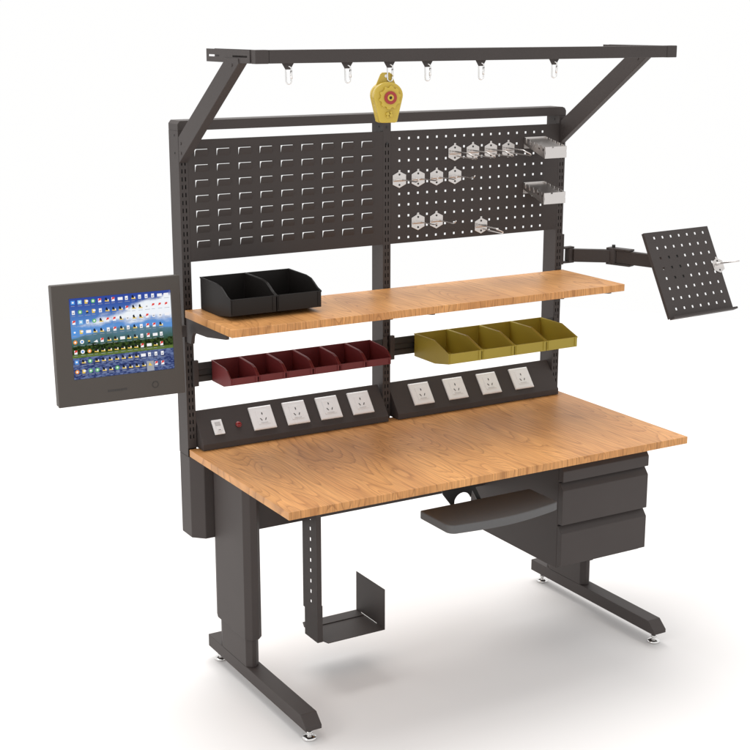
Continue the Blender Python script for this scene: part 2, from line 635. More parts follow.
# legs
for xa in (0.066, 1.432):
    xb = xa + 0.055
    mb = MB()
    prof = [(0.043, 0.021), (0.043, 0.064), (-0.636, 0.064), (-0.670, 0.034), (-0.670, 0.021)]
    mb.prism(prof, 'x', xa, xb, POWDER)
    bm_ = mb.build('foot_beam', bench, 0.002)
    for yy in (0.005, -0.640):
        mb = MB()
        xc = (xa + xb) / 2
        mb.tube([(xc, yy, Z0 + q) for q in (0.0005, 0.002, 0.0065, 0.009, 0.0125, 0.0130, 0.020, 0.0202, 0.027, 0.0272, 0.0402)],
                [0.0205, 0.0225, 0.0225, 0.020, 0.011, 0.0062, 0.0062, 0.010, 0.010, 0.0062, 0.0062], CHROME, 24)
        mb.build('levelling_foot', bm_)
    # telescoping column: outer sleeve over an inner tube, chamfered sections
    sx0, sx1 = (xa - 0.007, xa + 0.052)
    c = 0.012

    def sect(x0, x1, y0, y1, c, cf):
        return [(x0 + c, y1), (x0, y1 - c * 3), (x0, y0 + cf), (x0 + cf, y0), (x1 - cf, y0), (x1, y0 + cf), (x1, y1 - c * 3), (x1 - c, y1)]
    mb = MB()
    mb.prism(sect(sx0, sx1, -0.287, -0.028, 0.010, 0.018), 'z', 0.165, ZD - TT - 0.001, POWDER)
    col = mb.build('column_sleeve', bench, 0.0015)
    mb = MB()
    mb.prism(sect(sx0 + 0.007, sx1 - 0.006, -0.272, -0.045, 0.010, 0.016), 'z', 0.0645, 0.1645, POWDER)
    mb.build('inner_column', col, 0.0015)
# crossbeam below the top and the side arms that carry the top
MB().box((0.122, -0.20, 0.503), (1.420, -0.172, ZD - TT - 0.001), POWDER).build('crossbeam', bench, 0.0015)
for xa in (0.074, 1.425):
    MB().box((xa, -0.50, ZD - TT - 0.035), (xa + 0.03, -0.2885, ZD - TT - 0.001), POWDER).build('top_support', bench, 0.0015)

# ------------------------------------------------------------------ drawer cabinet hung below the top
dc = thing('drawer_cabinet', 'dark grey two drawer cabinet hanging below the right end of the tabletop', 'drawer cabinet', (1.21, -0.38, 0.335))
cx0, cx1, cyf, cyb = 1.030, 1.392, -0.622, -0.12
mb = MB()
mb.box((cx0, cyf, 0.336), (cx1 - 0.006, cyb, ZD - TT - 0.002), POWDER)
mb.build('cabinet_body', dc, 0.0015)


def drawer_front(zb_, zt_, name):
    mb = MB()
    s = min(0.024, (zt_ - zb_) * 0.4)
    prof = [(cyf - 0.0005, zb_), (cyf - 0.024, zb_), (cyf - 0.024, zt_ - s), (cyf - 0.005, zt_), (cyf - 0.0005, zt_)]
    mb.prism(prof, 'x', cx0 + 0.0, cx1, POWDER)
    return mb.build(name, dc, 0.0015)


drawer_front(0.640, 0.700, 'top_fascia')
drawer_front(0.492, 0.634, 'drawer')
drawer_front(0.349, 0.486, 'drawer')

# ------------------------------------------------------------------ keyboard tray
kt = thing('keyboard_tray', 'grey pull-out keyboard tray with a curved front edge under the tabletop', 'keyboard tray', (0.76, -0.63, 0.58))
mb = MB()
out = [(0.548, -0.540), (0.548, -0.685)]
for k in range(1, 7):
    a = math.pi / 2 * k / 6
    out.append((0.548 + 0.03 * (1 - math.cos(a)), -0.685 - 0.03 * math.sin(a)))
for k in range(1, 22):
    f = k / 21
    x = 0.578 + (0.955 - 0.578) * f
    out.append((x, -0.715 - 0.022 * math.sin(f * math.pi) + 0.016 * f))
out += [(0.970, -0.694), (0.975, -0.685), (0.975, -0.540)]
mb.prism(out, 'z', 0.572, 0.600, KBM)
mb.build('tray_board', kt, 0.004, seg=3)
mb = MB()
# hanger plate with an arched window
y0 = -0.45
out = [(0.650, 0.7165), (0.815, 0.7165), (0.822, 0.603), (0.848, 0.553), (0.832, 0.553), (0.808, 0.596)]
for k in range(11):
    a = R(20 + 14 * k)
    out.append((0.771 + 0.034 * math.cos(a), 0.561 + 0.034 * math.sin(a)))
out += [(0.737, 0.553), (0.730, 0.553), (0.695, 0.598)]
mb.prism(out, 'y', y0, y0 + 0.005, RAILM)
mb.build('hanger_bracket', kt)
MB().box((0.715, -0.560, 0.5535), (0.850, -0.446, 0.5560), RAILM).build('slide_plate', kt)

# ------------------------------------------------------------------ computer holder
ch = thing('computer_holder', 'dark slotted bar with a U shaped bracket for a computer, hanging under the tabletop', 'computer holder', (0.30, -0.27, 0.12))
mb = MB()
hl = [(-0.278 - 0.005, -0.278 + 0.005, z, z + 0.013) for z in [0.245 + 0.036 * k for k in range(13)]]
mb.plate(-0.322, -0.224, 0.216, ZD - TT - 0.001, 0, 0.002, hl, POWDER)
mb.xf(Matrix(((0, 1, 0, 0.294), (1, 0, 0, 0), (0, 0, 1, 0), (0, 0, 0, 1))))
hb = mb.build('hanger_bar', ch)
for ya in (-0.322, -0.226):
    MB().box((0.2962, ya, 0.216), (0.311, ya + 0.002, ZD - TT - 0.001), POWDER).build('flange', hb)
mb = MB()
xo, xi, ya, yb, t = 0.2966, 0.316, -0.3175, -0.2285, 0.002
mb.prism([(xo, ya), (xi, ya), (xi, ya + t), (xo + t, ya + t), (xo + t, yb - t), (xi, yb - t), (xi, yb), (xo, yb)], 'z', 0.118, 0.245, POWDER)
mb.build('slider', ch)
mb = MB()
mb.prism([(0.299, -0.3148), (0.318, -0.3148), (0.325, -0.338), (0.5385, -0.338), (0.5385, -0.148), (0.330, -0.148), (0.318, -0.18), (0.318, -0.2312), (0.299, -0.2312)], 'z', 0.118, 0.1205, POWDER)
bp_ = mb.build('base_plate', ch)
MB().box((0.335, -0.205, 0.1207), (0.534, -0.200, 0.1235), POWDER).build('rib', bp_)
mb = MB()
mb.plate(-0.338, -0.148, 0.118, 0.262, 0, 0.002, [(-0.288, -0.178, 0.1205, 0.1235)], POWDER)
mb.xf(Matrix(((0, 1, 0, 0.539), (1, 0, 0, 0), (0, 0, 1, 0), (0, 0, 0, 1))))
mb.build('side_plate', ch)


# ------------------------------------------------------------------ storage bins
def bin_parts(root, wd, prof, th, m, ftx, frame=True):
    """open bin, x 0..wd; prof (y,z): back top, slope start, front top, front bottom, kink, back bottom"""
    bt, ss, ft, fb, kk, bb = prof
    local(root)
    mb = MB()
    side = [bt, ss] + ftx + [ft, fb, kk, bb]
    A = [mb.bm.verts.new((0, *p)) for p in side]
    B = [mb.bm.verts.new((wd, *p)) for p in side]
    n = len(side)
    mb.face(A, m)
    mb.face(B[::-1], m)
    for i in range(n - 4, n):          # front, curled foot, base and back; the top stays open
        j = (i + 1) % n
        mb.face([A[i], A[j], B[j], B[i]], m)
    o = mb.build('bin_shell', root)
    md = o.modifiers.new('sheet', 'SOLIDIFY')
    md.thickness = th
    md.offset = -1
    md.use_even_offset = True
    bv = o.modifiers.new('soft_edges', 'BEVEL')
    bv.width = 0.0008
    bv.segments = 2
    bv.limit_method = 'ANGLE'
    bv.angle_limit = R(35)
    # rims along the side walls
    r = 0.0016
    line = [bt, ss] + ftx + [ft]
    for xs0_, xs1_ in ((-r, -0.0001), (wd + 0.0001, wd + r)):
        mb = MB()
        pr = [(p[0], p[1] + 0.0003) for p in line] + [(p[0], p[1] - 0.0045) for p in line[::-1]]
        mb.prism(pr, 'x', xs0_, xs1_, m)
        mb.build('rim', root)
    if frame:
        y = ft[0]
        h = ft[1] - fb[1]
        e = 0.004 if wd > 0.12 else 0
        for x0_, x1_ in ((0.004, 0.0085), (wd - 0.0085 - e, wd - 0.004 - e)):
            MB().box((x0_, y - 0.002, fb[1] + 0.12 * h), (x1_, y - 0.0002, ft[1] - 0.002), m).build('label_holder', root)


RB = [(0.0, 0.070), (-0.098, 0.064), (-0.144, 0.037), (-0.144, 0.0145), (-0.090, 0.0), (0.0, 0.0)]
RX = [(-0.118, 0.058), (-0.130, 0.049)]
names = ['dark red bin at the left end of the red row, beside the left upright',
         'second dark red bin from the left on the rail',
         'third dark red bin from the left on the rail',
         'fourth dark red bin from the left on the rail',
         'fifth dark red bin from the left on the rail',
         'dark red bin at the right end of the red row, before the middle upright']
proto = None
for i, nm in enumerate(names):
    loc = (0.0815 + 0.0988 * i, -0.0150, 0.966)
    if proto is None:
        proto = thing('storage_bin', nm, 'storage bin', loc, 'dark red bins on the rail')
        bin_parts(proto, 0.0945, RB, 0.0022, REDP, RX)
    else:
        copy_thing(proto, loc, nm)

YB = [(0.0, 0.082), (-0.128, 0.082), (-0.219, 0.050), (-0.219, 0.0145), (-0.132, 0.0), (0.0, 0.0)]
names = ['olive yellow bin at the left end of the yellow row, beside the middle upright',
         'second olive yellow bin from the left on the rail',
         'third olive yellow bin from the left on the rail',
         'olive yellow bin at the right end of the row, beside the right upright']
proto = None
for i, nm in enumerate(names):
    loc = (0.851 + 0.1375 * i, -0.0165, 0.9570)
    if proto is None:
        proto = thing('storage_bin', nm, 'storage bin', loc, 'olive yellow bins on the rail')
        bin_parts(proto, 0.1335, YB, 0.0025, YELP, [])
    else:
        copy_thing(proto, loc, nm)

KB_ = [(0.0, 0.1035), (-0.125, 0.1015), (-0.226, 0.066), (-0.226, 0.0145), (-0.13, 0.0), (0.0, 0.0)]
KX = [(-0.160, 0.096), (-0.180, 0.086), (-0.203, 0.073)]
proto = None
for i, nm in enumerate(['black open bin standing on the wooden shelf, nearest its left end',
                        'black open bin on the wooden shelf, right of the other black bin']):
    loc = (0.047 + 0.158 * i, -0.022, 1.2078)
    if proto is None:
        proto = thing('storage_bin', nm, 'storage bin', loc, 'black bins on the shelf')
        bin_parts(proto, 0.1545, KB_, 0.003, BLACKP, KX)
    else:
        copy_thing(proto, loc, nm)


# ------------------------------------------------------------------ hooks on the perforated panel
def plate_parts(root):
    mb = MB()
    mb.prism([(-0.0265, 0.016), (-0.004, 0.0265), (-0.004, 0.033), (0.004, 0.033), (0.004, 0.0265), (0.0265, 0.016), (0.0265, -0.016), (0, -0.0285), (-0.0265, -0.016)], 'y', -0.0018, 0.0, STEEL)
    o = mb.build('back_plate', root, 0.0008)
    mb = MB()
    mb.prism([(-0.0019, 0.004), (-0.0045, 0.001), (-0.0045, -0.003), (-0.0019, -0.006)], 'x', -0.0235, 0.0235, STEEL)
    mb.build('pressed_rib', o)
    for z in (0.0175, -0.0175):
        MB().cyl((0, -0.0019, z), (0, -0.0028, z), 0.0034, HOLE, 14).build('screw', root)


def single_hook(root):
    local(root); plate_parts(root)
    mb = MB()
    mb.tube([(-0.020, -0.0062, 0.0), (0.0, -0.0062, 0.0), (0.0055, -0.0075, 0.0), (0.008, -0.013, 0.0), (0.008, -0.05, 0.0005), (0.008, -0.094, 0.001), (0.008, -0.105, 0.004), (0.008, -0.112, 0.011)], 0.0021, STEEL, 10)
    mb.build('prong', root)


def loop_hook(root, r=0.014, L=0.125):
    local(root); plate_parts(root)
    mb = MB()
    pts = [(-r, -0.0065, 0.006), (-r, -0.03, 0.006)]
    n = 14
    for k in range(n + 1):
        a = math.pi * k / n
        pts.append((-r * math.cos(a), -L + r - r * math.sin(a), 0.005 - 0.019 * k / n))
    pts += [(r, -0.03, -0.014), (r, -0.0035, -0.013)]
    mb.tube(pts, 0.0023, STEEL, 10)
    mb.build('prong', root)
    MB().tube([(-0.02, -0.0068, 0.001), (0.02, -0.0068, 0.001)], 0.0022, STEEL, 10).build('clamp_bar', root)


yy = -0.0008
G1 = 'single prong hooks on the perforated panel'
G2 = 'loop hooks on the perforated panel'
proto = None
for (x, z), nm in zip(((0.796, 1.574), (0.871, 1.574), (0.946, 1.5745), (1.0215, 1.5745), (0.872, 1.425), (0.947, 1.4255)),
                      ('single prong silver hook at the left end of the middle row, nearest the middle upright',
                       'second single prong silver hook from the left in the middle row of four',
                       'third single prong silver hook from the left in the middle row of four',
                       'single prong silver hook at the right end of the middle row of four',
                       'left one of the pair of single prong silver hooks low on the perforated panel',
                       'right one of the pair of single prong silver hooks low on the perforated panel')):
    if proto is None:
        proto = thing('tool_hook', nm, 'hook', (x, yy, z), G1)
        single_hook(proto)
    else:
        copy_thing(proto, (x, yy, z), nm)
proto = None
for (x, z), nm in zip(((1.020, 1.655), (1.095, 1.6555), (1.171, 1.656), (1.246, 1.6565), (1.135, 1.394)),
                      ('silver loop hook at the left end of the top row on the perforated panel',
                       'second silver loop hook from the left in the top row',
                       'third silver loop hook from the left in the top row',
                       'silver loop hook at the right end of the top row, nearest the toothed racks',
                       'lone silver loop hook low on the perforated panel, right of the pair of hooks')):
    if proto is None:
        proto = thing('tool_hook', nm, 'hook', (x, yy, z), G2)
        loop_hook(proto)
    else:
        copy_thing(proto, (x, yy, z), nm)


# toothed tool racks
def rack_parts(root):
    local(root)
    wd, L, drop, hgt = 0.095, 0.122, 0.026, 0.040
    nd = 0.011

    def zz(y):
        return drop * (y / L)       # y negative outwards

    def wall(mb, x, t):
        top = []
        n = 5
        seg = L / n
        for k in range(n):
            y0 = -k * seg
            gap = 0.0085
            a = y0 - seg * 0.45
            dp = nd if x > 0.01 else 0.017
            top += [(y0, zz(y0)), (a, zz(a)), (a, zz(a) - dp), (a - gap, zz(a - gap) - dp), (a - gap, zz(a - gap))]
        top.append((-L, zz(-L)))
        prof = top + [(-L, zz(-L) - hgt), (0, -hgt if x > 0.01 else -0.024)]
        mb.prism(prof, 'x', x, x + t, STEEL)
    mb = MB()
    wall(mb, 0, 0.0015)
    mb.build('side_wall', root)
    mb = MB()
    wall(mb, wd - 0.0015, 0.0015)
    mb.build('side_wall', root)
    mb = MB()
    a, b = 0.0017, wd - 0.0017
    z0, z1 = -0.0075, zz(-L) - 0.0075
    mb.hexa([(a, -L + 0.002, z1), (b, -L + 0.002, z1), (b, 0, z0), (a, 0, z0), (a, -L + 0.002, z1 + 0.0014), (b, -L + 0.002, z1 + 0.0014), (b, 0, z0 + 0.0014), (a, 0, z0 + 0.0014)], STEEL)
    mb.build('deck', root)
    mb = MB()
    zf = zz(-L)
    mb.prism([(0.0, zf), (0.030, zf), (0.030, zf - 0.005), (0.038, zf - 0.005), (0.038, zf), (wd, zf), (wd, zf - 0.012), (wd - 0.004, zf - 0.016), (wd, zf - 0.022), (wd, zf - hgt), (0.0, zf - hgt), (0.003, zf - 0.022)], 'y', -L - 0.0018, -L - 0.0002, STEEL)
    mb.build('front_plate', root, 0.0004)
    mb = MB()
    mb.prism([(0.0, 0.0), (wd, 0.0), (wd, -hgt), (0, -hgt)], 'y', -0.0001, 0.0012, STEEL)
    mb.build('back_plate', root)


r1 = thing('tool_rack', 'upper silver toothed tool rack at the right edge of the perforated panel', 'tool rack', (1.314, -0.0018, 1.696), 'toothed tool racks')
rack_parts(r1)
copy_thing(r1, (1.315, -0.0018, 1.536), 'lower silver toothed tool rack at the right edge of the perforated panel')


# ------------------------------------------------------------------ snap hooks on the overhead rail
def snap_parts(root):
    local(root)
    mb = MB()
    n = 9
    r = 0.0078
    pts = []
    for k in range(n):
        a = math.pi * k / (n - 1)
        pts.append((r * math.cos(a), 0, -0.008 + r * math.sin(a)))
    for k in range(n):
        a = math.pi + math.pi * k / (n - 1)
        pts.append((r * 0.9 * math.cos(a), 0, -0.041 + r * 0.9 * math.sin(a)))
    M = Matrix.Rotation(R(-22), 3, 'Z')
    pts = [M @ Vector(p) for p in pts]
    mb.tube(pts, 0.0023, CHROME, 10, closed=True)
    mb.build('ring', root)
    mb = MB()
    mb.tube([M @ Vector((r * 0.93, 0, -0.012)), M @ Vector((r * 0.93, 0, -0.034))], 0.0033, CHROME, 10)
    mb.build('gate', root)


names = ['silver snap hook nearest the left end of the overhead rail',
         'silver snap hook between the leftmost one and the yellow balancer',
         'silver snap hook that the yellow balancer hangs from',
         'silver snap hook just right of the yellow balancer',
         'second silver snap hook from the right on the overhead rail',
         'silver snap hook nearest the right end of the overhead rail']
proto = None
for x, nm in zip(HX, names):
    loc = (x + 0.002, -0.531, BZ0 - 0.008)
    if proto is None:
        proto = thing('snap_hook', nm, 'snap hook', loc, 'snap hooks on the overhead rail')
        snap_parts(proto)
    else:
        copy_thing(proto, loc, nm)

# ------------------------------------------------------------------ spring balancer
sb = thing('spring_balancer', 'yellow spring balancer with a red ringed knob hanging from the overhead rail', 'spring balancer', (HX[2] - 0.009, -0.531, 1.947), rot=(0, 0, R(-14)))
local(sb)


def drop(w_, zt_, zc, zb_, wb):
    pts = []
    n = 24
    for k in range(n + 1):
        a = math.pi * (k / n) * 1.10 - math.pi * 0.05
        pts.append((w_ * math.cos(a), zc + (zt_ - zc) * math.sin(a)))
    pts += [(-wb, zb_ + 0.004), (-wb + 0.004, zb_), (wb - 0.004, zb_), (wb, zb_ + 0.004)]
    return pts


mb = MB()
mb.prism(drop(0.045, -0.022, -0.060, -0.139, 0.028), 'y', 0.004, 0.024, BALY)
mb.build('rear_shell', sb, 0.005, seg=3)
mb = MB()
mb.prism(drop(0.044, -0.022, -0.060, -0.138, 0.027), 'y', -0.020, 0.0034, BALY)
mb.build('front_shell', sb, 0.004, seg=3)
mb = MB()
ear = [(-0.032, -0.036), (-0.016, 0.0), (-0.011, 0.004), (0.011, 0.004), (0.016, 0.0), (0.032, -0.036)]
mb.prism(ear, 'y', 0.006, 0.012, BALY)
mb.build('hanging_ear', sb, 0.001)
MB().cyl((0.0, 0.0058, -0.006), (0.0, 0.0052, -0.006), 0.0045, WHITEP, 16).build('ear_hole', sb)
mb = MB()
out = []
for k in range(48):
    a = 2 * math.pi * k / 48
    rr = 0.031 + 0.0025 * (1 if math.sin(a * 10) > 0 else -1)
    out.append((0.003 + rr * math.cos(a), -0.066 + rr * math.sin(a)))
mb.prism(out, 'y', -0.027, -0.0203, BALY)
mb.build('adjusting_knob', sb, 0.001)
mb = MB()
n = 32
for (ra, rb, y0, y1, m_, nm) in ((0.0185, 0.010, -0.0305, -0.0273, REDL, 'red_ring'), (0.0095, 0.0045, -0.0315, -0.0273, BALY, 'bush')):
    mb = MB()
    def ring(r_, y):
        return [mb.bm.verts.new((0.003 + r_ * math.cos(2 * math.pi * k / n), y, -0.066 + r_ * math.sin(2 * math.pi * k / n))) for k in range(n)]
    A, B, C_, D_ = ring(ra, y1), ring(ra, y0), ring(rb, y0), ring(rb, y1)
    for P, Q in ((A, B), (B, C_), (C_, D_), (D_, A)):
        for k in range(n):
            mb.face([P[k], P[(k + 1) % n], Q[(k + 1) % n], Q[k]], m_)
    mb.build(nm, sb)
MB().cyl((0.003, -0.0275, -0.066), (0.003, -0.0285, -0.066), 0.0044, HOLE, 18).build('knob_centre', sb)
for dx, dz, r_ in ((-0.004, -0.112, 0.0055), (0.006, -0.116, 0.0055), (-0.004, -0.120, 0.004), (0.006, -0.108, 0.004)):
    MB().cyl((dx, -0.0203, dz), (dx, -0.027 + 0.001 * (r_ < 0.005), dz), r_, BALY, 6).build('cable_clamp', sb, 0.0008)

# ------------------------------------------------------------------ monitor
MW, MH = 0.403, 0.371
mon = thing('monitor', 'dark grey flat monitor showing rows of desktop icons, beside the left upright', 'monitor', (-0.249, -0.083, 1.149), rot=(R(-3.3), 0, R(-2.3)))
local(mon)
mb = MB()
sx0, sx1, sz0, sz1 = -0.149, 0.171, -0.105, 0.142      # screen opening
# front frame in four butted pieces round the screen, then the back
y0, y1 = 0.0, 0.012
mb.plate(-MW / 2, MW / 2, -MH / 2, MH / 2, 0.0, 0.012, [(sx0, sx1, sz0, sz1)], CASE)
mb.build('bezel', mon, 0.0025, seg=3)
mb = MB()
mb.box((-MW / 2 + 0.001, 0.0122, -MH / 2 + 0.001), (MW / 2 - 0.001, 0.036, MH / 2 - 0.001), CASE)
mb.build('rear_housing', mon, 0.004, seg=3)

scr = bpy.data.materials.new('lit_screen')
scr.use_nodes = True
nt = scr.node_tree
N, L = nt.nodes, nt.links
for n_ in list(N): N.remove(n_)
outn = N.new('ShaderNodeOutputMaterial')
em = N.new('ShaderNodeEmission')
L.new(em.outputs[0], outn.inputs[0])
tc = N.new('ShaderNodeTexCoord')
sep = N.new('ShaderNodeSeparateXYZ')
L.new(tc.outputs['Object'], sep.inputs[0])


def mth(op, a, b=None, c=None):
    n_ = N.new('ShaderNodeMath'); n_.operation = op
    for i, v in enumerate((a, b, c)):
        if v is None: continue
        if isinstance(v, (int, float)): n_.inputs[i].default_value = v
        else: L.new(v, n_.inputs[i])
    return n_.outputs[0]


def noise(scale, sx=1, sz=1, detail=4, rough=0.55):
    mp = N.new('ShaderNodeMapping'); mp.inputs['Scale'].default_value = (sx, 1, sz)
    L.new(tc.outputs['Object'], mp.inputs[0])
    n_ = N.new('ShaderNodeTexNoise'); n_.inputs['Scale'].default_value = scale
    n_.inputs['Detail'].default_value = detail; n_.inputs['Roughness'].default_value = rough
    L.new(mp.outputs[0], n_.inputs['Vector'])
    return n_.outputs['Fac']


def mixc(f, a, b):
    n_ = N.new('ShaderNodeMixRGB')
    for i, v in ((0, f), (1, a), (2, b)):
        if isinstance(v, tuple): n_.inputs[i].default_value = (*v, 1)
        elif isinstance(v, (int, float)): n_.inputs[i].default_value = v
        else: L.new(v, n_.inputs[i])
    return n_.outputs[0]


def step(v, a, b):
    n_ = N.new('ShaderNodeMapRange'); n_.interpolation_type = 'SMOOTHSTEP'
    L.new(v, n_.inputs['Value']); n_.inputs['From Min'].default_value = a; n_.inputs['From Max'].default_value = b
    return n_.outputs['Result']


U = mth('DIVIDE', mth('SUBTRACT', sep.outputs['X'], sx0), sx1 - sx0)
V = mth('DIVIDE', mth('SUBTRACT', sep.outputs['Z'], sz0), sz1 - sz0)
big, med, fine = noise(9), noise(30), noise(140)
sky = mixc(step(V, 0.55, 1.0), (0.12, 0.30, 0.66), (0.035, 0.07, 0.33))
# cloud bank rising to the right
cl = mth('SUBTRACT', mth('ADD', mth('MULTIPLY', U, 0.62), mth('MULTIPLY', noise(14, 1, 1.7, 6), 0.9)), mth('MULTIPLY', mth('ABSOLUTE', mth('SUBTRACT', V, mth('ADD', 0.64, mth('MULTIPLY', U, 0.16)))), 3.2))
sky = mixc(step(cl, 0.42, 0.72), sky, (0.86, 0.90, 0.95))
ridge = mth('ADD', mth('ADD', 0.50, mth('MULTIPLY', mth('SINE', mth('MULTIPLY', U, 3.1)), 0.10)), mth('MULTIPLY', mth('SUBTRACT', big, 0.5), 0.14))
mtn = mixc(step(mth('ADD', V, mth('MULTIPLY', med, 0.25)), 0.48, 0.70), (0.035, 0.09, 0.05), (0.10, 0.20, 0.27))
c = mixc(step(mth('SUBTRACT', ridge, V), -0.015, 0.015), sky, mtn)
trees = mixc(step(fine, 0.4, 0.62), (0.008, 0.016, 0.006), (0.045, 0.075, 0.02))
tl = mth('ADD', 0.41, mth('MULTIPLY', mth('SUBTRACT', med, 0.5), 0.16))
c = mixc(step(mth('SUBTRACT', tl, V), -0.01, 0.01), c, trees)
c = mixc(step(mth('SUBTRACT', 0.305, V), -0.01, 0.01), c, mixc(fine, (0.07, 0.12, 0.02), (0.17, 0.24, 0.06)))
wat = mixc(step(noise(90, 1, 2.5, 5), 0.35, 0.68), (0.022, 0.035, 0.13), (0.15, 0.20, 0.38))
c = mixc(step(mth('SUBTRACT', 0.265, V), -0.006, 0.006), c, wat)
L.new(c, em.inputs[0])
em.inputs[1].default_value = 1.0
mb = MB()
mb.box((sx0 + 0.0002, 0.0050, sz0 + 0.0002), (sx1 - 0.0002, 0.0118, sz1 - 0.0002), scr)
so = mb.build('screen', mon)


def em_mat(name, col):
    m = bpy.data.materials.new(name)
    m.use_nodes = True
    b = m.node_tree.nodes['Principled BSDF']
    b.inputs['Base Color'].default_value = (0, 0, 0, 1)
    b.inputs['Specular IOR Level'].default_value = 0
    b.inputs['Emission Color'].default_value = (*col, 1)
    b.inputs['Emission Strength'].default_value = 1.0
    return m


IC = {k: em_mat('icon_' + k, v) for k, v in dict(white=(0.9, 0.9, 0.92), yellow=(0.78, 0.55, 0.10), black=(0.02, 0.02, 0.025), red=(0.75, 0.06, 0.05),
      blue=(0.08, 0.30, 0.75), green=(0.15, 0.50, 0.15), orange=(0.85, 0.30, 0.05), sky=(0.30, 0.60, 0.85), grey=(0.35, 0.37, 0.42)).items()}
mb = MB()


GS = 1.28
gx = gz = 0.0


def quad(x, z, w_, h, m_, k=0):
    y = 0.0047 - 0.0002 * k
    vs = [mb.bm.verts.new(p) for p in [(gx + (a - gx) * GS, y, gz + (b - gz) * GS) for a, b in ((x, z), (x + w_, z), (x + w_, z + h), (x, z + h))]]
    mb.face(vs, m_)


def poly(pts, m_, k):
    y = 0.0047 - 0.0002 * k
    mb.face([mb.bm.verts.new((gx + (a - gx) * GS, y, gz + (b - gz) * GS)) for a, b in pts], m_)


rows = [('blue sky folder globe pdf cad pdf wide page cad page page page wide wide', 15),
        ('page globe tool folder page cad cad cad pdf cad cad page pdf pdf pdf', 15),
        ('pdf sky page globe cad pdf pdf cad page cad cad pdf page page wide', 15),
        ('blue folder wide cad cad page pdf cad page cad page pdf pdf cad', 14),
        ('fire ring tool plane pdf cad cad wide cad cad page pdf wide page', 14),
        ('pdf ring fire cad cad cad cad cad cad cad pdf wide cad pdf', 14),
        ('blue cad globe cad cad cad cad cad cad cad wide page page page', 14),
        ('fire folder globe globe cad cad globe cad cad cad cad sel pdf pdf', 14)]
for j, (row, n_) in enumerate(rows):
    for i, k in enumerate(row.split()):
        x = sx0 + 0.005 + i * 0.0209
        z = sz1 - 0.019 - j * 0.0302
        s = 0.0095
        gx, gz = x, z
        if k == 'page':
            quad(x + 0.0015, z, 0.007, s, IC['white']); quad(x + 0.003, z + 0.002, 0.004, 0.003, IC['grey'], 1)
        elif k == 'wide':
            quad(x, z + 0.001, 0.012, 0.007, IC['white'])
        elif k == 'pdf':
            quad(x + 0.001, z, 0.0075, s, IC['white']); poly([(x + 0.001, z + 0.0035), (x + 0.008, z + 0.0055), (x + 0.0085, z + s), (x + 0.003, z + s)], IC['red'], 1)
        elif k == 'cad':
            poly([(x + 0.0005, z + 0.001), (x + 0.011, z + 0.0003), (x + 0.0105, z + 0.0045), (x + 0.002, z + 0.005)], IC['yellow'], 0)
            poly([(x + 0.002, z + 0.0035), (x + 0.0078, z + 0.003), (x + 0.005, z + 0.0108), (x + 0.0015, z + 0.009)], IC['black'], 1)
            poly([(x + 0.0075, z + 0.003), (x + 0.0098, z + 0.0022), (x + 0.0102, z + 0.006), (x + 0.0085, z + 0.0065)], IC['white'], 2)
        elif k == 'sel':
            quad(x - 0.003, z - 0.012, 0.018, 0.024, IC['grey']); poly([(x + 0.001, z + 0.001), (x + 0.011, z), (x + 0.004, z + 0.009)], IC['yellow'], 1)
        elif k == 'folder':
            quad(x + 0.001, z, 0.007, s, IC['yellow']); quad(x + 0.0035, z + 0.004, 0.006, 0.004, IC['white'], 1)
        elif k in ('globe', 'ring', 'fire'):
            col = {'globe': ('green', 'white'), 'ring': ('white', 'blue'), 'fire': ('orange', 'white')}[k]
            poly([(x + 0.005 + 0.005 * math.cos(a * 0.6283), z + 0.005 + 0.005 * math.sin(a * 0.6283)) for a in range(10)], IC[col[0]], 0)
            poly([(x + 0.005 + 0.0025 * math.cos(a * 1.0472), z + 0.005 + 0.0025 * math.sin(a * 1.0472)) for a in range(6)], IC[col[1]], 1)
        elif k == 'plane':
            poly([(x, z + 0.002), (x + 0.011, z), (x + 0.009, z + 0.007)], IC['white'], 0)
        elif k == 'tool':
            poly([(x + 0.002, z), (x + 0.009, z + 0.001), (x + 0.007, z + 0.008)], IC['black'], 0); quad(x + 0.003, z + 0.004, 0.005, 0.003, IC['yellow'], 1)
        else:
            quad(x + 0.0005, z, s, s, IC['sky' if k == 'sky' else 'blue']); quad(x + 0.003, z + 0.003, 0.0045, 0.004, IC['white'], 1)
        # caption bar below the icon
        quad(x + 0.0005, z - 0.0042, 0.0085 + 0.002 * ((i * 7 + j * 3) % 3), 0.0009, IC['grey' if 2 > j or j > 3 else 'grey'])
mb.build('desktop_icons', so)
mb = MB()
n = 28
pc = (0.104, -0.148)
def mring(r_, y):
    return [mb.bm.verts.new((pc[0] + r_ * math.cos(2 * math.pi * k / n), y, pc[1] + r_ * math.sin(2 * math.pi * k / n))) for k in range(n)]
A, B, C_, D_ = mring(0.0105, -0.0002), mring(0.0105, -0.0012), mring(0.0088, -0.0012), mring(0.0088, -0.0002)
for P, Q in ((A, B), (B, C_), (C_, D_), (D_, A)):
    for k in range(n):
        mb.face([P[k], P[(k + 1) % n], Q[(k + 1) % n], Q[k]], CASE2)
pr_ = mb.build('button_ring', mon)
MB().cyl((pc[0], -0.0001, pc[1]), (pc[0], -0.0008, pc[1]), 0.0080, CASE, 24).build('power_button', mon)
mb = MB()
x = -0.048
for k in range(9):
    w_ = (0.0055, 0.004, 0.0065, 0.005)[k % 4]
    mb.box((x, -0.0007, -0.1535), (x + w_, -0.0001, -0.1475), CASE2)
    x += w_ + 0.0016
mb.build('embossed_mark', mon)
MB().box((-0.04, 0.0362, -0.04), (0.04, 0.046, 0.04), RAILM).build('mounting_plate', mon, 0.002)
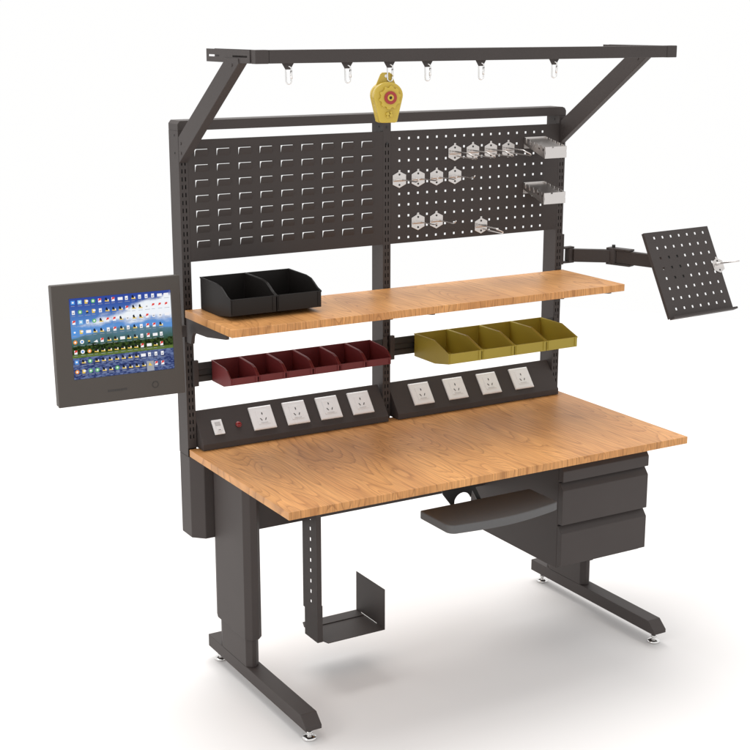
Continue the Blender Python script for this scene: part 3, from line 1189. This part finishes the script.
MB().box((-0.02, 0.0462, -0.02), (0.02, 0.075, 0.02), RAILM).build('arm_joint', mon, 0.002)
MB().box((0.0202, 0.052, -0.018), (0.235, 0.072, 0.018), POWDER).build('mounting_arm', mon, 0.002)

# ------------------------------------------------------------------ document holder on a swing arm
dh = thing('document_holder', 'dark perforated document tray on a jointed arm, to the right of the right upright', 'document holder', (1.503, 0.02, 1.25))
# clamp on the post
mb = MB()
mb.box((1.5012, 0.004, 1.222), (1.513, 0.045, 1.335), POWDER)
mb.build('post_clamp', dh, 0.0015)


def beam(p, q, wd, z0, z1, name, m=POWDER, bev=0.0015):
    p, q = Vector((*p, 0)), Vector((*q, 0))
    t = (q - p).normalized()
    n_ = Vector((-t.y, t.x, 0)) * wd / 2
    mb = MB()
    pts = [p - n_, q - n_, q + n_, p + n_]
    mb.hexa([(v.x, v.y, z0) for v in pts] + [(v.x, v.y, z1) for v in pts], m)
    return mb.build(name, dh, bev)


E0, E1, E2 = (1.531, 0.012), (1.672, -0.098), (1.738, -0.322)
for za in (1.2795, 1.2255):
    MB().box((1.5132, 0.002, za), (1.560, 0.026, za + 0.006), POWDER).build('fork_plate', dh, 0.001)
MB().box((1.533, -0.004, 1.2317), (1.558, 0.0255, 1.2793), POWDER).build('hinge_block', dh, 0.002)
beam((1.5535, -0.003), (1.660, -0.088), 0.022, 1.231, 1.2785, 'swing_arm')
beam((1.674, -0.110), (1.738, -0.318), 0.022, 1.231, 1.2785, 'swing_arm')
mb = MB()
mb.cyl((1.665, -0.095, 1.2255), (1.665, -0.095, 1.2865), 0.017, POWDER, 24)
mb.build('elbow_joint', dh, 0.001)
MB().cyl((1.665, -0.095, 1.2867), (1.665, -0.095, 1.297), 0.0065, RAILM, 14).build('elbow_knob', dh, 0.001)
beam((1.660, -0.072), (1.692, -0.168), 0.032, 1.2788, 1.2862, 'elbow_plate')
beam((1.660, -0.072), (1.692, -0.168), 0.032, 1.2238, 1.2306, 'elbow_plate')
TW, TH = 0.325, 0.322
tr = bpy.data.objects.new('tray_pose', None)
TM = Matrix.Translation((1.80, -0.355, 1.2235)) @ Matrix.Rotation(R(4.2), 4, 'Z') @ Matrix.Rotation(R(-27.4), 4, 'X')
bpy.data.objects.remove(tr)
mb = MB()
hs = []
for i in range(7):
    for j in range(8):
        xc = TW * (0.137 + 0.1275 * i - 0.5)
        zc = TH * (0.5 - 0.068 - 0.1182 * j)
        hs.append((xc - 0.0048, xc + 0.0048, zc - 0.0048, zc + 0.0048))
mb.plate(-TW / 2, TW / 2, -TH / 2, TH / 2, 0.0, 0.0025, hs, POWDER2)
mb.xf(TM)
ty = mb.build('tray_plate', dh)
mb = MB()
zl = -TH / 2
mb.prism([(0.0024, zl - 0.0005), (0.0024, zl - 0.003), (-0.0215, zl - 0.003), (-0.0215, zl + 0.004), (-0.0195, zl + 0.004), (-0.0195, zl - 0.0005)], 'x', -TW / 2, TW / 2, POWDER2)
mb.xf(TM)
mb.build('lip', ty)
for lo, hi in (((-TW / 2, 0.0027, -TH / 2 + 0.002), (-TW / 2 + 0.002, 0.012, TH / 2)), ((TW / 2 - 0.002, 0.0027, -TH / 2 + 0.002), (TW / 2, 0.012, TH / 2)),
               ((-TW / 2 + 0.003, 0.0027, TH / 2 - 0.002), (TW / 2 - 0.003, 0.012, TH / 2))):
    MB().box(lo, hi, POWDER2).xf(TM).build('edge_flange', ty)
mb = MB()
mb.box((-0.10, 0.0030, -0.03), (0.0, 0.010, 0.075), RAILM)
mb.xf(TM)
mb.build('mounting_plate', dh)

hp = TM @ Vector((TW * (0.975 - 0.5), -0.0004, TH * (0.5 - 0.475)))
th_ = thing('tool_hook', 'single prong silver hook on the right edge of the perforated document tray', 'hook', hp, G1, rot=(R(-27.4), 0, R(4.2)))
local(th_)
plate_parts(th_)
mb = MB()
tip = TM.to_3x3().inverted() @ Vector((0.021, -0.082, 0.0265))
start = Vector((0.0, -0.0066, 0.006))
mb.tube([(-0.016, -0.0066, 0.006), tuple(start), tuple(start.lerp(tip, 0.12)), tuple(start.lerp(tip, 0.5)), tuple(tip)], 0.0030, STEEL, 10)
mb.build('prong', th_)

for o in COL.objects:
    if '_o' in o: del o['_o']
